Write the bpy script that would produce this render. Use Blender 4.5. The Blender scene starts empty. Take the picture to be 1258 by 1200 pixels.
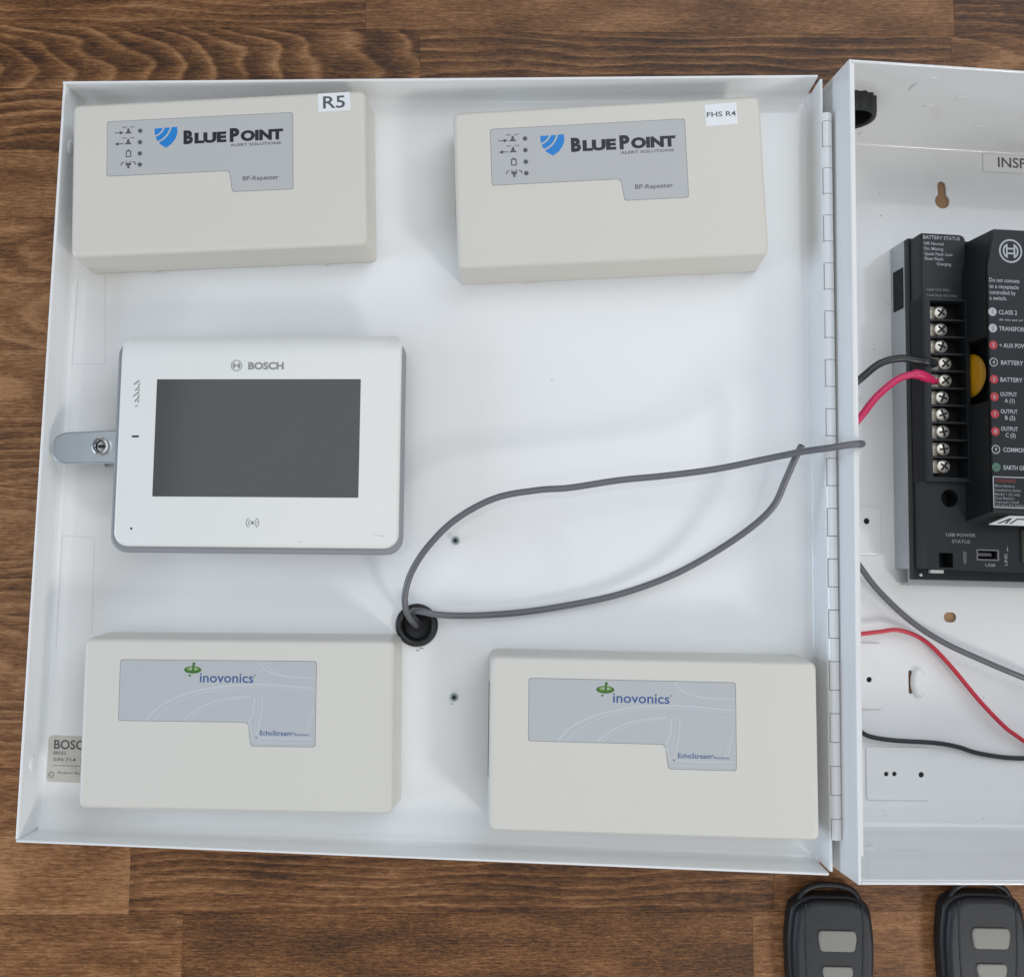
import bpy, bmesh, math, random
from mathutils import Matrix, Vector
random.seed(7)
S = 0.001                                     # everything below is in millimetres
R = math.radians
sc = bpy.context.scene
col = sc.collection

# ------------------------------------------------------------------ frames
# cabinet frame -> world (world: table top is z = 0)
TILT = R(3.2)
T = Matrix.Translation((0, 0, math.sin(TILT) * 400)) @ Matrix.Rotation(TILT, 4, 'Y')
def frame(o, ex, ey, ez):
    return Matrix(((ex[0], ey[0], ez[0], o[0]), (ex[1], ey[1], ez[1], o[1]), (ex[2], ey[2], ez[2], o[2]), (0, 0, 0, 1)))
_ex = Vector((0.991495, 0.004349, 0.130069)).normalized()
_ey = Vector((-0.004386, 0.999990, 0.0)).normalized()
_ez = _ex.cross(_ey).normalized(); _ey = _ez.cross(_ex)
DOOR = T @ frame((-409.66, -2.24, -0.66), _ex, _ey, _ez)
def in_mm(M):
    M = M.copy(); M.translation = M.translation * S
    return M

# ------------------------------------------------------------------ camera
cd = bpy.data.cameras.new('camera'); cam = bpy.data.objects.new('camera', cd); col.objects.link(cam)
CR = Matrix(((0.997005, -0.032697, -0.070081), (0.026263, 0.995520, -0.090836), (0.072737, 0.088723, 0.993397))).to_4x4()
cam.matrix_world = in_mm(T @ Matrix.Translation((-220.87, -259.785, 530.871)) @ CR)
cd.sensor_width = 36; cd.lens = 36 * 1153.74 / 1258
cd.shift_x = 56.15 / 1258; cd.shift_y = -15.2 / 1258
cd.clip_start = 0.01; cd.clip_end = 50
sc.camera = cam

# ------------------------------------------------------------------ light
w = bpy.data.worlds.new('World'); sc.world = w; w.use_nodes = True
bg = w.node_tree.nodes['Background']
bg.inputs[0].default_value = (0.98, 0.98, 1.0, 1); bg.inputs[1].default_value = 0.20
def window_light(name, loc, aim, sx, sy, power, colr):
    l = bpy.data.lights.new(name, 'AREA'); l.shape = 'RECTANGLE'; l.size = sx; l.size_y = sy
    l.energy = power; l.color = colr
    o = bpy.data.objects.new(name, l); col.objects.link(o); o.location = loc
    o.rotation_euler = (Vector(aim) - Vector(loc)).to_track_quat('-Z', 'Y').to_euler()
window_light('window_light', (1.20, -1.45, 1.27), (-.15, -.2, 0), .36, .36, 14.0, (1.0, .97, .93))
window_light('window_light', (-.1, -2.2, 1.15), (-.1, -.2, 0), 1.8, .9, 8, (.95, .97, 1.0))
window_light('window_light', (-2.2, -0.55, .72), (-.1, -.2, 0), 1.2, .8, 23, (.66, .82, 1.0))
window_light('window_light', (.9, 1.2, 1.95), (.1, -.3, 0), 2.2, 1.8, 26, (.80, .90, 1.0))
window_light('overhead_panel', (-.15, .1, 2.45), (-.15, .1, 0), 2.6, 2.6, 19, (.96, .98, 1.0))  # added panel standing in for ceiling bounce, brightens the cabinet interior; no fixture
window_light('overhead_panel', (-.155, .04, 2.2), (-.155, .04, 0), .75, .90, 1.2, (.97, .98, 1.0))
sc.view_settings.view_transform = 'Standard'; sc.view_settings.look = 'None'
sc.view_settings.exposure = -0.16; sc.view_settings.gamma = 1

# ------------------------------------------------------------------ materials
def lin(r, g, b):
    f = lambda c: ((c / 255 + .055) / 1.055) ** 2.4 if c > 10.3 else c / 255 / 12.92
    return (f(r), f(g), f(b), 1)
def mat(name, c, rough=.45, metal=0, spec=.5, var=.04, vscale=60, bump=0, bscale=900, rvar=.06, coat=0, stain=None):
    m = bpy.data.materials.new(name); m.use_nodes = True
    nt = m.node_tree; N = nt.nodes; L = nt.links; p = N['Principled BSDF']
    p.inputs['Metallic'].default_value = metal; p.inputs['Specular IOR Level'].default_value = spec
    p.inputs['Coat Weight'].default_value = coat
    tc = N.new('ShaderNodeTexCoord')
    n1 = N.new('ShaderNodeTexNoise'); n1.inputs['Scale'].default_value = vscale; n1.inputs['Detail'].default_value = 5
    L.new(tc.outputs['Object'], n1.inputs['Vector'])
    mx = N.new('ShaderNodeMix'); mx.data_type = 'RGBA'
    mx.inputs['A'].default_value = tuple(x * (1 - var) for x in c[:3]) + (1,)
    mx.inputs['B'].default_value = tuple(min(1, x * (1 + var)) for x in c[:3]) + (1,)
    L.new(n1.outputs['Fac'], mx.inputs['Factor'])
    out = mx.outputs['Result']
    if stain:                                   # sparse scuffs with a shape of their own
        sv = N.new('ShaderNodeTexNoise'); sv.inputs['Scale'].default_value = stain[1]; sv.inputs['Detail'].default_value = 6
        L.new(tc.outputs['Object'], sv.inputs['Vector'])
        rp = N.new('ShaderNodeMapRange'); rp.inputs['From Min'].default_value = stain[2]; rp.inputs['From Max'].default_value = stain[2] + .07
        rp.inputs['To Max'].default_value = stain[3]
        L.new(sv.outputs['Fac'], rp.inputs['Value'])
        m2 = N.new('ShaderNodeMix'); m2.data_type = 'RGBA'; m2.inputs['B'].default_value = stain[0]
        L.new(out, m2.inputs['A']); L.new(rp.outputs['Result'], m2.inputs['Factor']); out = m2.outputs['Result']
    L.new(out, p.inputs['Base Color'])
    n2 = N.new('ShaderNodeTexNoise'); n2.inputs['Scale'].default_value = 25; n2.inputs['Detail'].default_value = 4
    L.new(tc.outputs['Object'], n2.inputs['Vector'])
    mr = N.new('ShaderNodeMapRange'); mr.inputs['To Min'].default_value = max(.02, rough - rvar); mr.inputs['To Max'].default_value = rough + rvar
    L.new(n2.outputs['Fac'], mr.inputs['Value']); L.new(mr.outputs['Result'], p.inputs['Roughness'])
    if bump:
        n3 = N.new('ShaderNodeTexNoise'); n3.inputs['Scale'].default_value = bscale; n3.inputs['Detail'].default_value = 2
        L.new(tc.outputs['Object'], n3.inputs['Vector'])
        b = N.new('ShaderNodeBump'); b.inputs['Strength'].default_value = bump; b.inputs['Distance'].default_value = .0004
        L.new(n3.outputs['Fac'], b.inputs['Height']); L.new(b.outputs['Normal'], p.inputs['Normal'])
    return m
M = {}
M['paint'] = mat('white_gloss_paint', (.82, .825, .825, 1), .075, var=.012, vscale=6, bump=.03, bscale=260, rvar=.03,
                 stain=((.58, .58, .57, 1), 14, .63, .10))
M['beige'] = mat('beige_plastic', (.665, .632, .568, 1), .42, var=.02, vscale=10, bump=.10, bscale=2200, stain=((.45, .42, .36, 1), 30, .70, .3))
M['ivory'] = mat('ivory_plastic', (.665, .643, .588, 1), .40, var=.015, vscale=10, bump=.10, bscale=2200, stain=((.5, .47, .42, 1), 30, .72, .3))
M['label_grey'] = mat('grey_label', (.485, .487, .487, 1), .5, var=.02, vscale=30)
M['label_blue'] = mat('bluish_label', (.475, .49, .505, 1), .45, var=.03, vscale=18)
M['label_edge'] = mat('label_edge', (.22, .23, .24, 1), .5)
M['ribbon'] = mat('pale_print', (.55, .565, .585, 1), .45)
M['ink'] = mat('black_ink', (.012, .014, .02, 1), .5)
M['ink_grey'] = mat('grey_ink', (.09, .09, .10, 1), .5)
M['ink_soft'] = mat('soft_grey_ink', (.28, .285, .29, 1), .5)
M['blue'] = mat('blue_ink', (.005, .21, .60, 1), .45)
M['navy'] = mat('navy_ink', (.045, .10, .28, 1), .5)
M['green'] = mat('green_ink', (.05, .15, .02, 1), .5)
M['lime'] = mat('lime_ink', (.20, .36, .10, 1), .5)
M['led_dark'] = mat('dark_led', (.08, .09, .10, 1), .25)
M['sticker'] = mat('white_sticker', (.80, .81, .82, 1), .4, var=.015)
M['old_sticker'] = mat('yellowed_sticker', (.56, .54, .49, 1), .5, var=.05, vscale=90, stain=((.40, .36, .28, 1), 60, .62, .5))
M['bezel'] = mat('white_bezel', (.80, .795, .765, 1), .32, var=.012, vscale=12, stain=((.58, .50, .40, 1), 22, .70, .30))
M['shell'] = mat('grey_shell', (.27, .28, .295, 1), .4)
M['screen'] = mat('dark_screen', (.078, .079, .083, 1), .10, var=.10, vscale=8, rvar=.04, stain=((.16, .16, .16, 1), 300, .735, .6))
M['zinc'] = mat('zinc_plate', (.60, .67, .71, 1), .27, metal=.85, var=.03, vscale=60, bump=.02, bscale=300)
M['chrome'] = mat('bright_steel', (.66, .67, .68, 1), .16, metal=1)
M['screw'] = mat('dull_zinc', (.30, .36, .36, 1), .35, metal=.8)
M['dark'] = mat('dark_fill', (.006, .006, .007, 1), .7)  # near-black colour standing in for shade in holes and gaps; also the cable cut
M['rubber'] = mat('black_rubber', (.011, .012, .013, 1), .42, bump=.1)
M['cable'] = mat('grey_cable_jacket', (.135, .137, .150, 1), .30, var=.06, bump=.1, bscale=600)
M['wire_black'] = mat('black_wire_jacket', (.022, .026, .030, 1), .35)
M['wire_red'] = mat('red_wire_jacket', (.56, .03, .055, 1), .35)
M['wire_pink'] = mat('pinkish_red_jacket', (.62, .025, .12, 1), .38)
M['black'] = mat('black_plastic', (.0155, .0185, .021, 1), .42, spec=.35, bump=.25, bscale=2600)
M['black2'] = mat('black_terminal_plastic', (.007, .008, .0085, 1), .38, spec=.3, bump=.2, bscale=2600)
M['alu'] = mat('grey_aluminium', (.50, .54, .57, 1), .40, metal=.55, var=.04)
M['brass'] = mat('nickel_terminal', (.70, .655, .58, 1), .30, metal=.6, var=.12, vscale=700)
M['yellow'] = mat('amber_disc', (.66, .34, .010, 1), .3)
M['white_ink'] = mat('pale_ink', (.43, .45, .48, 1), .5)
M['dim_ink'] = mat('dim_ink', (.27, .285, .31, 1), .5)
M['red_ink'] = mat('red_ink', (.42, .04, .05, 1), .5)
M['green_ink'] = mat('dull_green_ink', (.07, .17, .12, 1), .5)
M['warn_ink'] = mat('dull_red_ink', (.16, .03, .03, 1), .5)
M['fob'] = mat('charcoal_plastic', (.0165, .020, .025, 1), .40, spec=.4, bump=.3, bscale=2400)
M['fob_edge'] = mat('black_fob_side', (.012, .013, .015, 1), .45, bump=.2, bscale=2400)
M['button'] = mat('grey_button', (.25, .245, .222, 1), .45, var=.03)
M['lamp_clear'] = mat('led_lens', (.10, .10, .11, 1), .2)

def wood():
    m = bpy.data.materials.new('stained_beech'); m.use_nodes = True
    nt = m.node_tree; N = nt.nodes; L = nt.links; p = N['Principled BSDF']
    def math_(op, a, b=None, c=None):
        n = N.new('ShaderNodeMath'); n.operation = op
        for i, v in enumerate((a, b, c)):
            if v is None: continue
            if isinstance(v, (int, float)): n.inputs[i].default_value = v
            else: L.new(v, n.inputs[i])
        return n.outputs[0]
    def attr(nm):
        n = N.new('ShaderNodeAttribute'); n.attribute_type = 'OBJECT'; n.attribute_name = nm
        return n.outputs['Fac']
    tc = N.new('ShaderNodeTexCoord'); sp = N.new('ShaderNodeSeparateXYZ')
    L.new(tc.outputs['Object'], sp.inputs[0])
    seed = attr('seed'); X = math_('MULTIPLY', sp.outputs[0], 1000.); Y = math_('MULTIPLY', sp.outputs[1], 1000.)
    def noise(fx, fy, detail=3, off=0., rough=.5, skew=0.):
        cb = N.new('ShaderNodeCombineXYZ')
        L.new(math_('ADD', math_('MULTIPLY', X, fx), math_('MULTIPLY', Y, skew)), cb.inputs[0])
        L.new(math_('MULTIPLY', Y, fy), cb.inputs[1])
        L.new(math_('MULTIPLY_ADD', seed, 7.31, off), cb.inputs[2])
        n = N.new('ShaderNodeTexNoise'); n.inputs['Scale'].default_value = 1; n.inputs['Detail'].default_value = detail
        n.inputs['Roughness'].default_value = rough
        L.new(cb.outputs[0], n.inputs['Vector'])
        return n.outputs['Fac']
    w1 = math_('SUBTRACT', noise(.011, .035, 1.2, 0), .5)
    w2 = math_('SUBTRACT', noise(.05, .22, 3, 11), .5)
    yy = math_('ADD', math_('SUBTRACT', Y, attr('pith_y')), math_('ADD', math_('MULTIPLY', w1, 15.), math_('MULTIPLY', w2, 1.6)))
    zz = math_('ADD', math_('MULTIPLY_ADD', X, attr('pith_tilt'), attr('pith_z')), math_('MULTIPLY', w1, 10.))
    d = math_('SQRT', math_('ADD', math_('MULTIPLY', yy, yy), math_('MULTIPLY', zz, zz)))
    ring = math_('FRACT', math_('MULTIPLY', d, attr('ring_frequency')))
    rr = N.new('ShaderNodeValToRGB'); L.new(ring, rr.inputs[0])
    cr = rr.color_ramp; cr.interpolation = 'B_SPLINE'
    for e, (pos, v) in zip([cr.elements[0], cr.elements[1]], ((0., .95), (1., .95))):
        e.position = pos; e.color = (v, v, v, 1)
    for pos, v in ((.10, .80), (.19, .05), (.40, .16), (.70, .42), (.90, .62)):
        e = cr.elements.new(pos); e.color = (v, v, v, 1)
    rv = math_('SUBTRACT', rr.outputs['Color'], .5)
    ringamp = math_('MULTIPLY', attr('ring_strength'), math_('MULTIPLY_ADD', noise(.018, .06, 2, 23), 1.3, .25))
    v = math_('MULTIPLY', rv, math_('MULTIPLY', ringamp, .74))
    fl = math_('SUBTRACT', noise(.17, .85, 4, 31, .68), .5)         # short fibre flecks
    fl2 = math_('SUBTRACT', noise(.45, 1.1, 3, 37, .6, .5), .5)     # slanted ray flecks
    po = math_('SUBTRACT', noise(.035, 1.5, 4, 41, .6), .5)         # long pores
    bl = math_('SUBTRACT', noise(.016, .055, 3, 53), .5)            # blotchy stain
    fine = math_('SUBTRACT', noise(1.3, 3.2, 2, 61), .5)
    for tex, k in ((fl, 1.3), (po, .85), (bl, .95), (fine, .6)):
        v = math_('MULTIPLY_ADD', tex, k, v)
    v = math_('MULTIPLY_ADD', fl2, attr('fleck'), v)
    v = math_('ADD', v, math_('ADD', attr('tone'), .09))
    ramp = N.new('ShaderNodeValToRGB'); L.new(v, ramp.inputs[0])
    e = ramp.color_ramp.elements
    e[0].position = .02; e[0].color = (.034, .0128, .0040, 1)
    e[1].position = .98; e[1].color = (.42, .216, .096, 1)
    a = e.new(.34); a.color = (.125, .048, .0135, 1)
    a = e.new(.62); a.color = (.238, .103, .036, 1)
    L.new(ramp.outputs[0], p.inputs['Base Color'])
    rg = math_('MULTIPLY_ADD', fl, .15, .50); L.new(rg, p.inputs['Roughness'])
    p.inputs['Specular IOR Level'].default_value = .36
    b = N.new('ShaderNodeBump'); b.inputs['Strength'].default_value = .25; b.inputs['Distance'].default_value = .0004
    L.new(math_('ADD', po, fl), b.inputs['Height']); L.new(b.outputs[0], p.inputs['Normal'])
    return m
M['wood'] = wood()
M['board'] = mat('tan_board', (.34, .20, .10, 1), .6, var=.2, vscale=90)
M['wood_core'] = mat('table_core', (.06, .035, .02, 1), .7)

# ------------------------------------------------------------------ mesh helpers
class MB:
    def __init__(s): s.v = []; s.f = []
    def add(s, vs, fs, mtx=None):
        n = len(s.v)
        s.v += [tuple(mtx @ Vector(q)) if mtx else tuple(q) for q in vs]
        s.f += [tuple(n + i for i in f) for f in fs]
        return s
    def mesh(s, name='mesh'):
        me = bpy.data.meshes.new(name)
        me.from_pydata([(a * S, b * S, c * S) for a, b, c in s.v], [], s.f)
        bm = bmesh.new(); bm.from_mesh(me); bmesh.ops.recalc_face_normals(bm, faces=bm.faces); bm.to_mesh(me); bm.free()
        return me
def obj(name, me, m, parent=None, smooth=None, **props):
    if isinstance(me, MB): me = me.mesh(name)
    me.name = name
    if m is not None:
        me.materials.clear(); me.materials.append(M[m])
    if smooth is not None:
        me.polygons.foreach_set('use_smooth', [True] * len(me.polygons)); me.set_sharp_from_angle(angle=R(smooth))
    o = bpy.data.objects.new(name, me); col.objects.link(o)
    if parent is not None: o.parent = parent
    for k, v in props.items(): o[k] = v
    return o
def thing(name, label, cat, mtx, group=None):
    o = bpy.data.objects.new(name, None); col.objects.link(o); o.empty_display_size = .02
    o.matrix_world = in_mm(mtx); o['label'] = label; o['category'] = cat
    if group: o['group'] = group
    return o
def rr(x0, y0, x1, y1, r, n=5):
    if isinstance(r, (int, float)): r = (r,) * 4          # bl, br, tr, tl
    out = []
    for (cx, cy, a0), q in zip(((x0, y0, 180), (x1, y0, 270), (x1, y1, 0), (x0, y1, 90)), r):
        px = cx + q if cx == x0 else cx - q; py = cy + q if cy == y0 else cy - q
        for i in range(n + 1):
            a = R(a0 + 90 * i / n); out.append((px + q * math.cos(a), py + q * math.sin(a)))
    return out
def circ(cx, cy, r, n=24, ry=None, a0=0):
    return [(cx + r * math.cos(a0 + 2 * math.pi * i / n), cy + (ry or r) * math.sin(a0 + 2 * math.pi * i / n)) for i in range(n)]
def rpoly(pts, r, n=4):
    out = []
    for i, p in enumerate(pts):
        p = Vector(p); a = Vector(pts[i - 1]); b = Vector(pts[(i + 1) % len(pts)])
        rad = r[i] if isinstance(r, (list, tuple)) else r
        rad = min(rad, .46 * (a - p).length, .46 * (b - p).length)
        if rad <= 0: out.append(tuple(p)); continue
        d0 = (a - p).normalized(); d1 = (b - p).normalized()
        for k in range(n + 1):
            t = k / n; out.append(tuple((p + d0 * rad) * (1 - t) ** 2 + p * 2 * t * (1 - t) + (p + d1 * rad) * t ** 2))
    return out
def plate(outlines, z0, z1, bevel=0, bres=2):
    """flat plate with holes: outlines are closed 2-D polygons, holes included"""
    cu = bpy.data.curves.new('plate', 'CURVE'); cu.dimensions = '2D'; cu.fill_mode = 'BOTH'
    h = (z1 - z0) / 2
    cu.extrude = max(h - bevel, 0); cu.bevel_depth = bevel; cu.bevel_resolution = bres; cu.offset = -bevel
    for ol in outlines:
        s = cu.splines.new('POLY'); s.points.add(len(ol) - 1); s.use_cyclic_u = True
        for q, p in zip(s.points, ol): q.co = (p[0], p[1], 0, 1)
    o = bpy.data.objects.new('plate', cu); me = bpy.data.meshes.new_from_object(o)
    bpy.data.objects.remove(o); bpy.data.curves.remove(cu)
    me.transform(Matrix.Translation((0, 0, (z0 + z1) / 2 * S)) @ Matrix.Scale(S, 4))
    return me
def flat(outlines, z):
    return plate(outlines, z, z)
def join(meshes):
    bm = bmesh.new()
    for me in meshes:
        bm.from_mesh(me); bpy.data.meshes.remove(me)
    me = bpy.data.meshes.new('joined'); bm.to_mesh(me); bm.free(); return me
def xf(me, mtx):
    me.transform(in_mm(mtx)); return me
def dome(outline_fn, z0, z1, re, steps=4, cap=True, bottom=True, draft=0.):
    """solid with rounded top edge; outline_fn(inset) gives the same number of points"""
    rings = [(outline_fn(-draft), z0), (outline_fn(0), z1 - re)]
    for i in range(1, steps + 1):
        a = R(90 * i / steps); rings.append((outline_fn(re * (1 - math.cos(a))), z1 - re + re * math.sin(a)))
    rings.append((outline_fn(re + .35), z1))
    mb = MB(); n = len(rings[0][0])
    vs = [(x, y, z) for o, z in rings for x, y in o]; fs = []
    for k in range(len(rings) - 1):
        for i in range(n):
            j = (i + 1) % n; fs.append((k * n + i, k * n + j, (k + 1) * n + j, (k + 1) * n + i))
    if cap:
        k = (len(rings) - 1) * n; o = rings[-1][0]
        vs.append((sum(q[0] for q in o) / n, sum(q[1] for q in o) / n, rings[-1][1]))
        fs += [(k + i, k + (i + 1) % n, len(vs) - 1) for i in range(n)]
    if bottom: fs.append(tuple(reversed(range(n))))
    return mb.add(vs, fs)
def rdome(x0, y0, x1, y1, rc, z0, z1, re, steps=4, draft=0.):
    q = (rc,) * 4 if isinstance(rc, (int, float)) else rc
    return dome(lambda i: rr(x0 + i, y0 + i, x1 - i, y1 - i, tuple(max(a - i, .25) for a in q)), z0, z1, re, steps, draft=draft)
def box(x0, y0, z0, x1, y1, z1, mb=None):
    mb = mb or MB()
    vs = [(x, y, z) for z in (z0, z1) for x, y in ((x0, y0), (x1, y0), (x1, y1), (x0, y1))]
    return mb.add(vs, [(3, 2, 1, 0), (4, 5, 6, 7), (0, 1, 5, 4), (1, 2, 6, 5), (2, 3, 7, 6), (3, 0, 4, 7)])
def loft(base, top, mb=None, cap=True):
    mb = mb or MB(); n = len(base)
    fs = [(i, (i + 1) % n, n + (i + 1) % n, n + i) for i in range(n)]
    if cap: fs += [tuple(range(n, 2 * n)), tuple(reversed(range(n)))]
    return mb.add(list(base) + list(top), fs)
def lathe(prof, n=28, mb=None, mtx=None, closed=False):
    mb = mb or MB(); vs = []; fs = []
    for r, z in prof:
        vs += [(r * math.cos(2 * math.pi * i / n), r * math.sin(2 * math.pi * i / n), z) for i in range(n)]
    m = len(prof)
    for k in range(m if closed else m - 1):
        for i in range(n):
            j = (i + 1) % n; a = k * n; b = ((k + 1) % m) * n
            fs.append((a + i, a + j, b + j, b + i))
    if not closed:
        if prof[0][0] > .01: fs.append(tuple(reversed(range(n))))
        if prof[-1][0] > .01: fs.append(tuple((m - 1) * n + i for i in range(n)))
    return mb.add(vs, fs, mtx)
def smooth_path(pts, k=8):
    P = [Vector(p) for p in pts]; out = []
    for i in range(len(P) - 1):
        p0 = P[max(i - 1, 0)]; p1 = P[i]; p2 = P[i + 1]; p3 = P[min(i + 2, len(P) - 1)]
        for s in range(k):
            t = s / k
            out.append(.5 * (2 * p1 + (p2 - p0) * t + (2 * p0 - 5 * p1 + 4 * p2 - p3) * t * t + (3 * p1 - p0 - 3 * p2 + p3) * t ** 3))
    out.append(P[-1]); return out
def tube(pts, rad, n=12, k=8, mb=None, rfn=None, sm=True):
    mb = mb or MB(); P = smooth_path(pts, k) if sm else [Vector(p) for p in pts]
    up = Vector((0, 0, 1)); vs = []; prev = None; m = len(P)
    for i, p in enumerate(P):
        t = (P[min(i + 1, m - 1)] - P[max(i - 1, 0)]).normalized()
        if prev is None:
            a = up.cross(t)
            if a.length < .1: a = Vector((1, 0, 0)).cross(t)
            a.normalize()
        else: a = (prev - t * prev.dot(t)).normalized()
        prev = a; b = t.cross(a); r = rfn(i / (m - 1)) * rad if rfn else rad
        vs += [tuple(p + (a * math.cos(2 * math.pi * j / n) + b * math.sin(2 * math.pi * j / n)) * r) for j in range(n)]
    fs = [(i * n + j, i * n + (j + 1) % n, (i + 1) * n + (j + 1) % n, (i + 1) * n + j) for i in range(m - 1) for j in range(n)]
    fs += [tuple(reversed(range(n))), tuple((m - 1) * n + j for j in range(n))]
    return mb.add(vs, fs)
def ribbon(pts, wd, z, k=8, mb=None):
    mb = mb or MB(); P = [Vector((p[0], p[1])) for p in smooth_path([(a, b, 0) for a, b in pts], k)]; vs = []
    for i, p in enumerate(P):
        t = (P[min(i + 1, len(P) - 1)] - P[max(i - 1, 0)]).normalized(); nrm = Vector((-t.y, t.x)) * wd / 2
        vs += [(p.x + nrm.x, p.y + nrm.y, z), (p.x - nrm.x, p.y - nrm.y, z)]
    return mb.add(vs, [(2 * i, 2 * i + 1, 2 * i + 3, 2 * i + 2) for i in range(len(P) - 1)])
def text(s, x0, y, w=None, h=3., bold=0., z=0., align='L', rot=0., shear=0., space=1.):
    """flat lettering: cap height h, optional exact width w, baseline y"""
    cu = bpy.data.curves.new('text', 'FONT'); cu.body = s; cu.size = 10; cu.offset = bold; cu.shear = shear
    cu.space_character = space; cu.resolution_u = 3; cu.fill_mode = 'FRONT'
    o = bpy.data.objects.new('text', cu); me = bpy.data.meshes.new_from_object(o)
    bpy.data.objects.remove(o); bpy.data.curves.remove(cu)
    xs = [v.co.x for v in me.vertices]
    if not xs: return me
    a, b = min(xs), max(xs); sy = h / 7.0; sx = (w / (b - a)) if w else sy
    wd = (b - a) * sx; ox = x0 - (0 if align == 'L' else wd / 2 if align == 'C' else wd)
    mt = Matrix.Translation((ox, y, z)) @ Matrix.Diagonal((sx, sy, 1, 1)) @ Matrix.Translation((-a, 0, 0))
    if rot: mt = Matrix.Translation((x0, y, 0)) @ Matrix.Rotation(R(rot), 4, 'Z') @ Matrix.Translation((-x0, -y, 0)) @ mt
    me.transform(Matrix.Scale(S, 4) @ mt)
    return me
def copy_tree(o, parent=None):
    c = o.copy(); col.objects.link(c)
    if parent is not None: c.parent = parent; c.matrix_parent_inverse = o.matrix_parent_inverse
    for ch in list(o.children): copy_tree(ch, c)
    return c

# ------------------------------------------------------------------ table top: staves of stained beech
TABLE = Matrix.Translation((-253.6, 72.4, 0)) @ Matrix.Rotation(R(1.4), 4, 'Z')
top = obj('tabletop', box(-700, -1150, -38, 1100, 330, -14), 'wood_core', None, kind='structure')
top.matrix_world = in_mm(TABLE)
PITCH = 41.25
rnd = random.Random(21)
def stave(u0, u1, row, tone=None, fig=None, seed=None, **kw):
    y0 = row * PITCH + .02; y1 = (row + 1) * PITCH - .02; cx = (u0 + u1) / 2; cy = (y0 + y1) / 2
    hx = (u1 - u0) / 2 - .03; hy = (y1 - y0) / 2; c = .12
    dz = rnd.uniform(-.05, .05)
    o = obj('plank', loft([(-hx, -hy, -14), (hx, -hy, -14), (hx, hy, -14), (-hx, hy, -14)],
                          [(-hx, -hy, -c + dz), (hx, -hy, -c + dz), (hx, hy, -c + dz), (-hx, hy, -c + dz)], cap=False)
            .add([(-hx, -hy, -c + dz), (hx, -hy, -c + dz), (hx, hy, -c + dz), (-hx, hy, -c + dz),
                  (-hx + c, -hy + c, dz), (hx - c, -hy + c, dz), (hx - c, hy - c, dz), (-hx + c, hy - c, dz)],
                 [(0, 1, 5, 4), (1, 2, 6, 5), (2, 3, 7, 6), (3, 0, 4, 7), (4, 5, 6, 7)]), 'wood', top)
    o.location = (cx * S, cy * S, 0)
    fig = rnd.choice('ssccf') if fig is None else fig
    d = dict(tone=rnd.uniform(.50, .64) if tone is None else tone, seed=rnd.uniform(0, 50) if seed is None else seed)
    if fig == 's': d.update(pith_y=rnd.choice((-1, 1)) * rnd.uniform(50, 90), pith_z=rnd.uniform(5, 15), pith_tilt=rnd.uniform(-.02, .02), ring_frequency=rnd.uniform(.13, .2), ring_strength=rnd.uniform(.55, .8), fleck=.15)
    elif fig == 'c': d.update(pith_y=rnd.uniform(-14, 14), pith_z=rnd.uniform(28, 45), pith_tilt=rnd.choice((-1, 1)) * rnd.uniform(.06, .16), ring_frequency=rnd.uniform(.12, .2), ring_strength=rnd.uniform(.45, .7), fleck=.15)
    else: d.update(pith_y=rnd.uniform(-30, 30), pith_z=rnd.uniform(90, 120), pith_tilt=.05, ring_frequency=.08, ring_strength=.2, fleck=.75)
    d.update(kw)
    for k, v in d.items(): o[k] = float(v)
known = {   # row: list of (u0, u1, options) as seen round the cabinet
    0: [(-380, 0, dict(tone=.40, fig='s', pith_y=70, ring_frequency=.15, ring_strength=.62)), (0, 374.7, dict(tone=.50, fig='f', fleck=.25, ring_strength=.12)), (374.7, 720, dict(tone=.22, fig='s', ring_strength=.6, pith_tilt=-.05))],
    -1: [(-345, 34.4, dict(tone=.38, fig='c', pith_y=-12, pith_z=58, pith_tilt=.19, ring_frequency=.215, ring_strength=.92, fleck=.2)), (34.4, 372, dict(tone=.35, fig='s', ring_strength=.85, pith_y=62, ring_frequency=.16)), (372, 730, dict(tone=.46, fig='c', pith_y=3, pith_tilt=.08, ring_strength=.7))],
    -2: [(-420, -60, dict(tone=.40, fig='s', ring_strength=.95, pith_y=-60, ring_frequency=.14)), (-60, 300, {}), (300, 640, {})],
    -3: [(-470, -110, dict(tone=.58, fig='f', fleck=.35)), (-110, 260, {}), (260, 620, {})],
    -13: [(-480, -130, dict(tone=.62, fig='c', ring_strength=.35, pith_tilt=.09, fleck=.2)), (-130, 244, dict(tone=.38, fig='s', ring_strength=.72, pith_y=60, pith_tilt=.02, ring_frequency=.17)), (244, 620, dict(tone=.46, fig='c', ring_strength=.4))],  # first plank's paler tone also carries window sheen as colour
    -14: [(-440, -98.7, dict(tone=.43, fig='f', fleck=.45)), (-98.7, 231, dict(tone=.29, fig='f', fleck=.85)), (231, 590, dict(tone=.46, fig='f', fleck=.5))],
}
for row in range(-19, 5):
    if row in known:
        lst = known[row]
        lst = [(lst[0][0] - 330, lst[0][0], {})] + lst + [(lst[-1][1], lst[-1][1] + 350, {})]
    else:
        u = -760 + rnd.uniform(0, 300); lst = []
        while u < 900:
            n = u + rnd.uniform(310, 390); lst.append((u, n, {})); u = n
    for u0, u1, kw in lst: stave(u0, u1, row, **kw)

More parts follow.
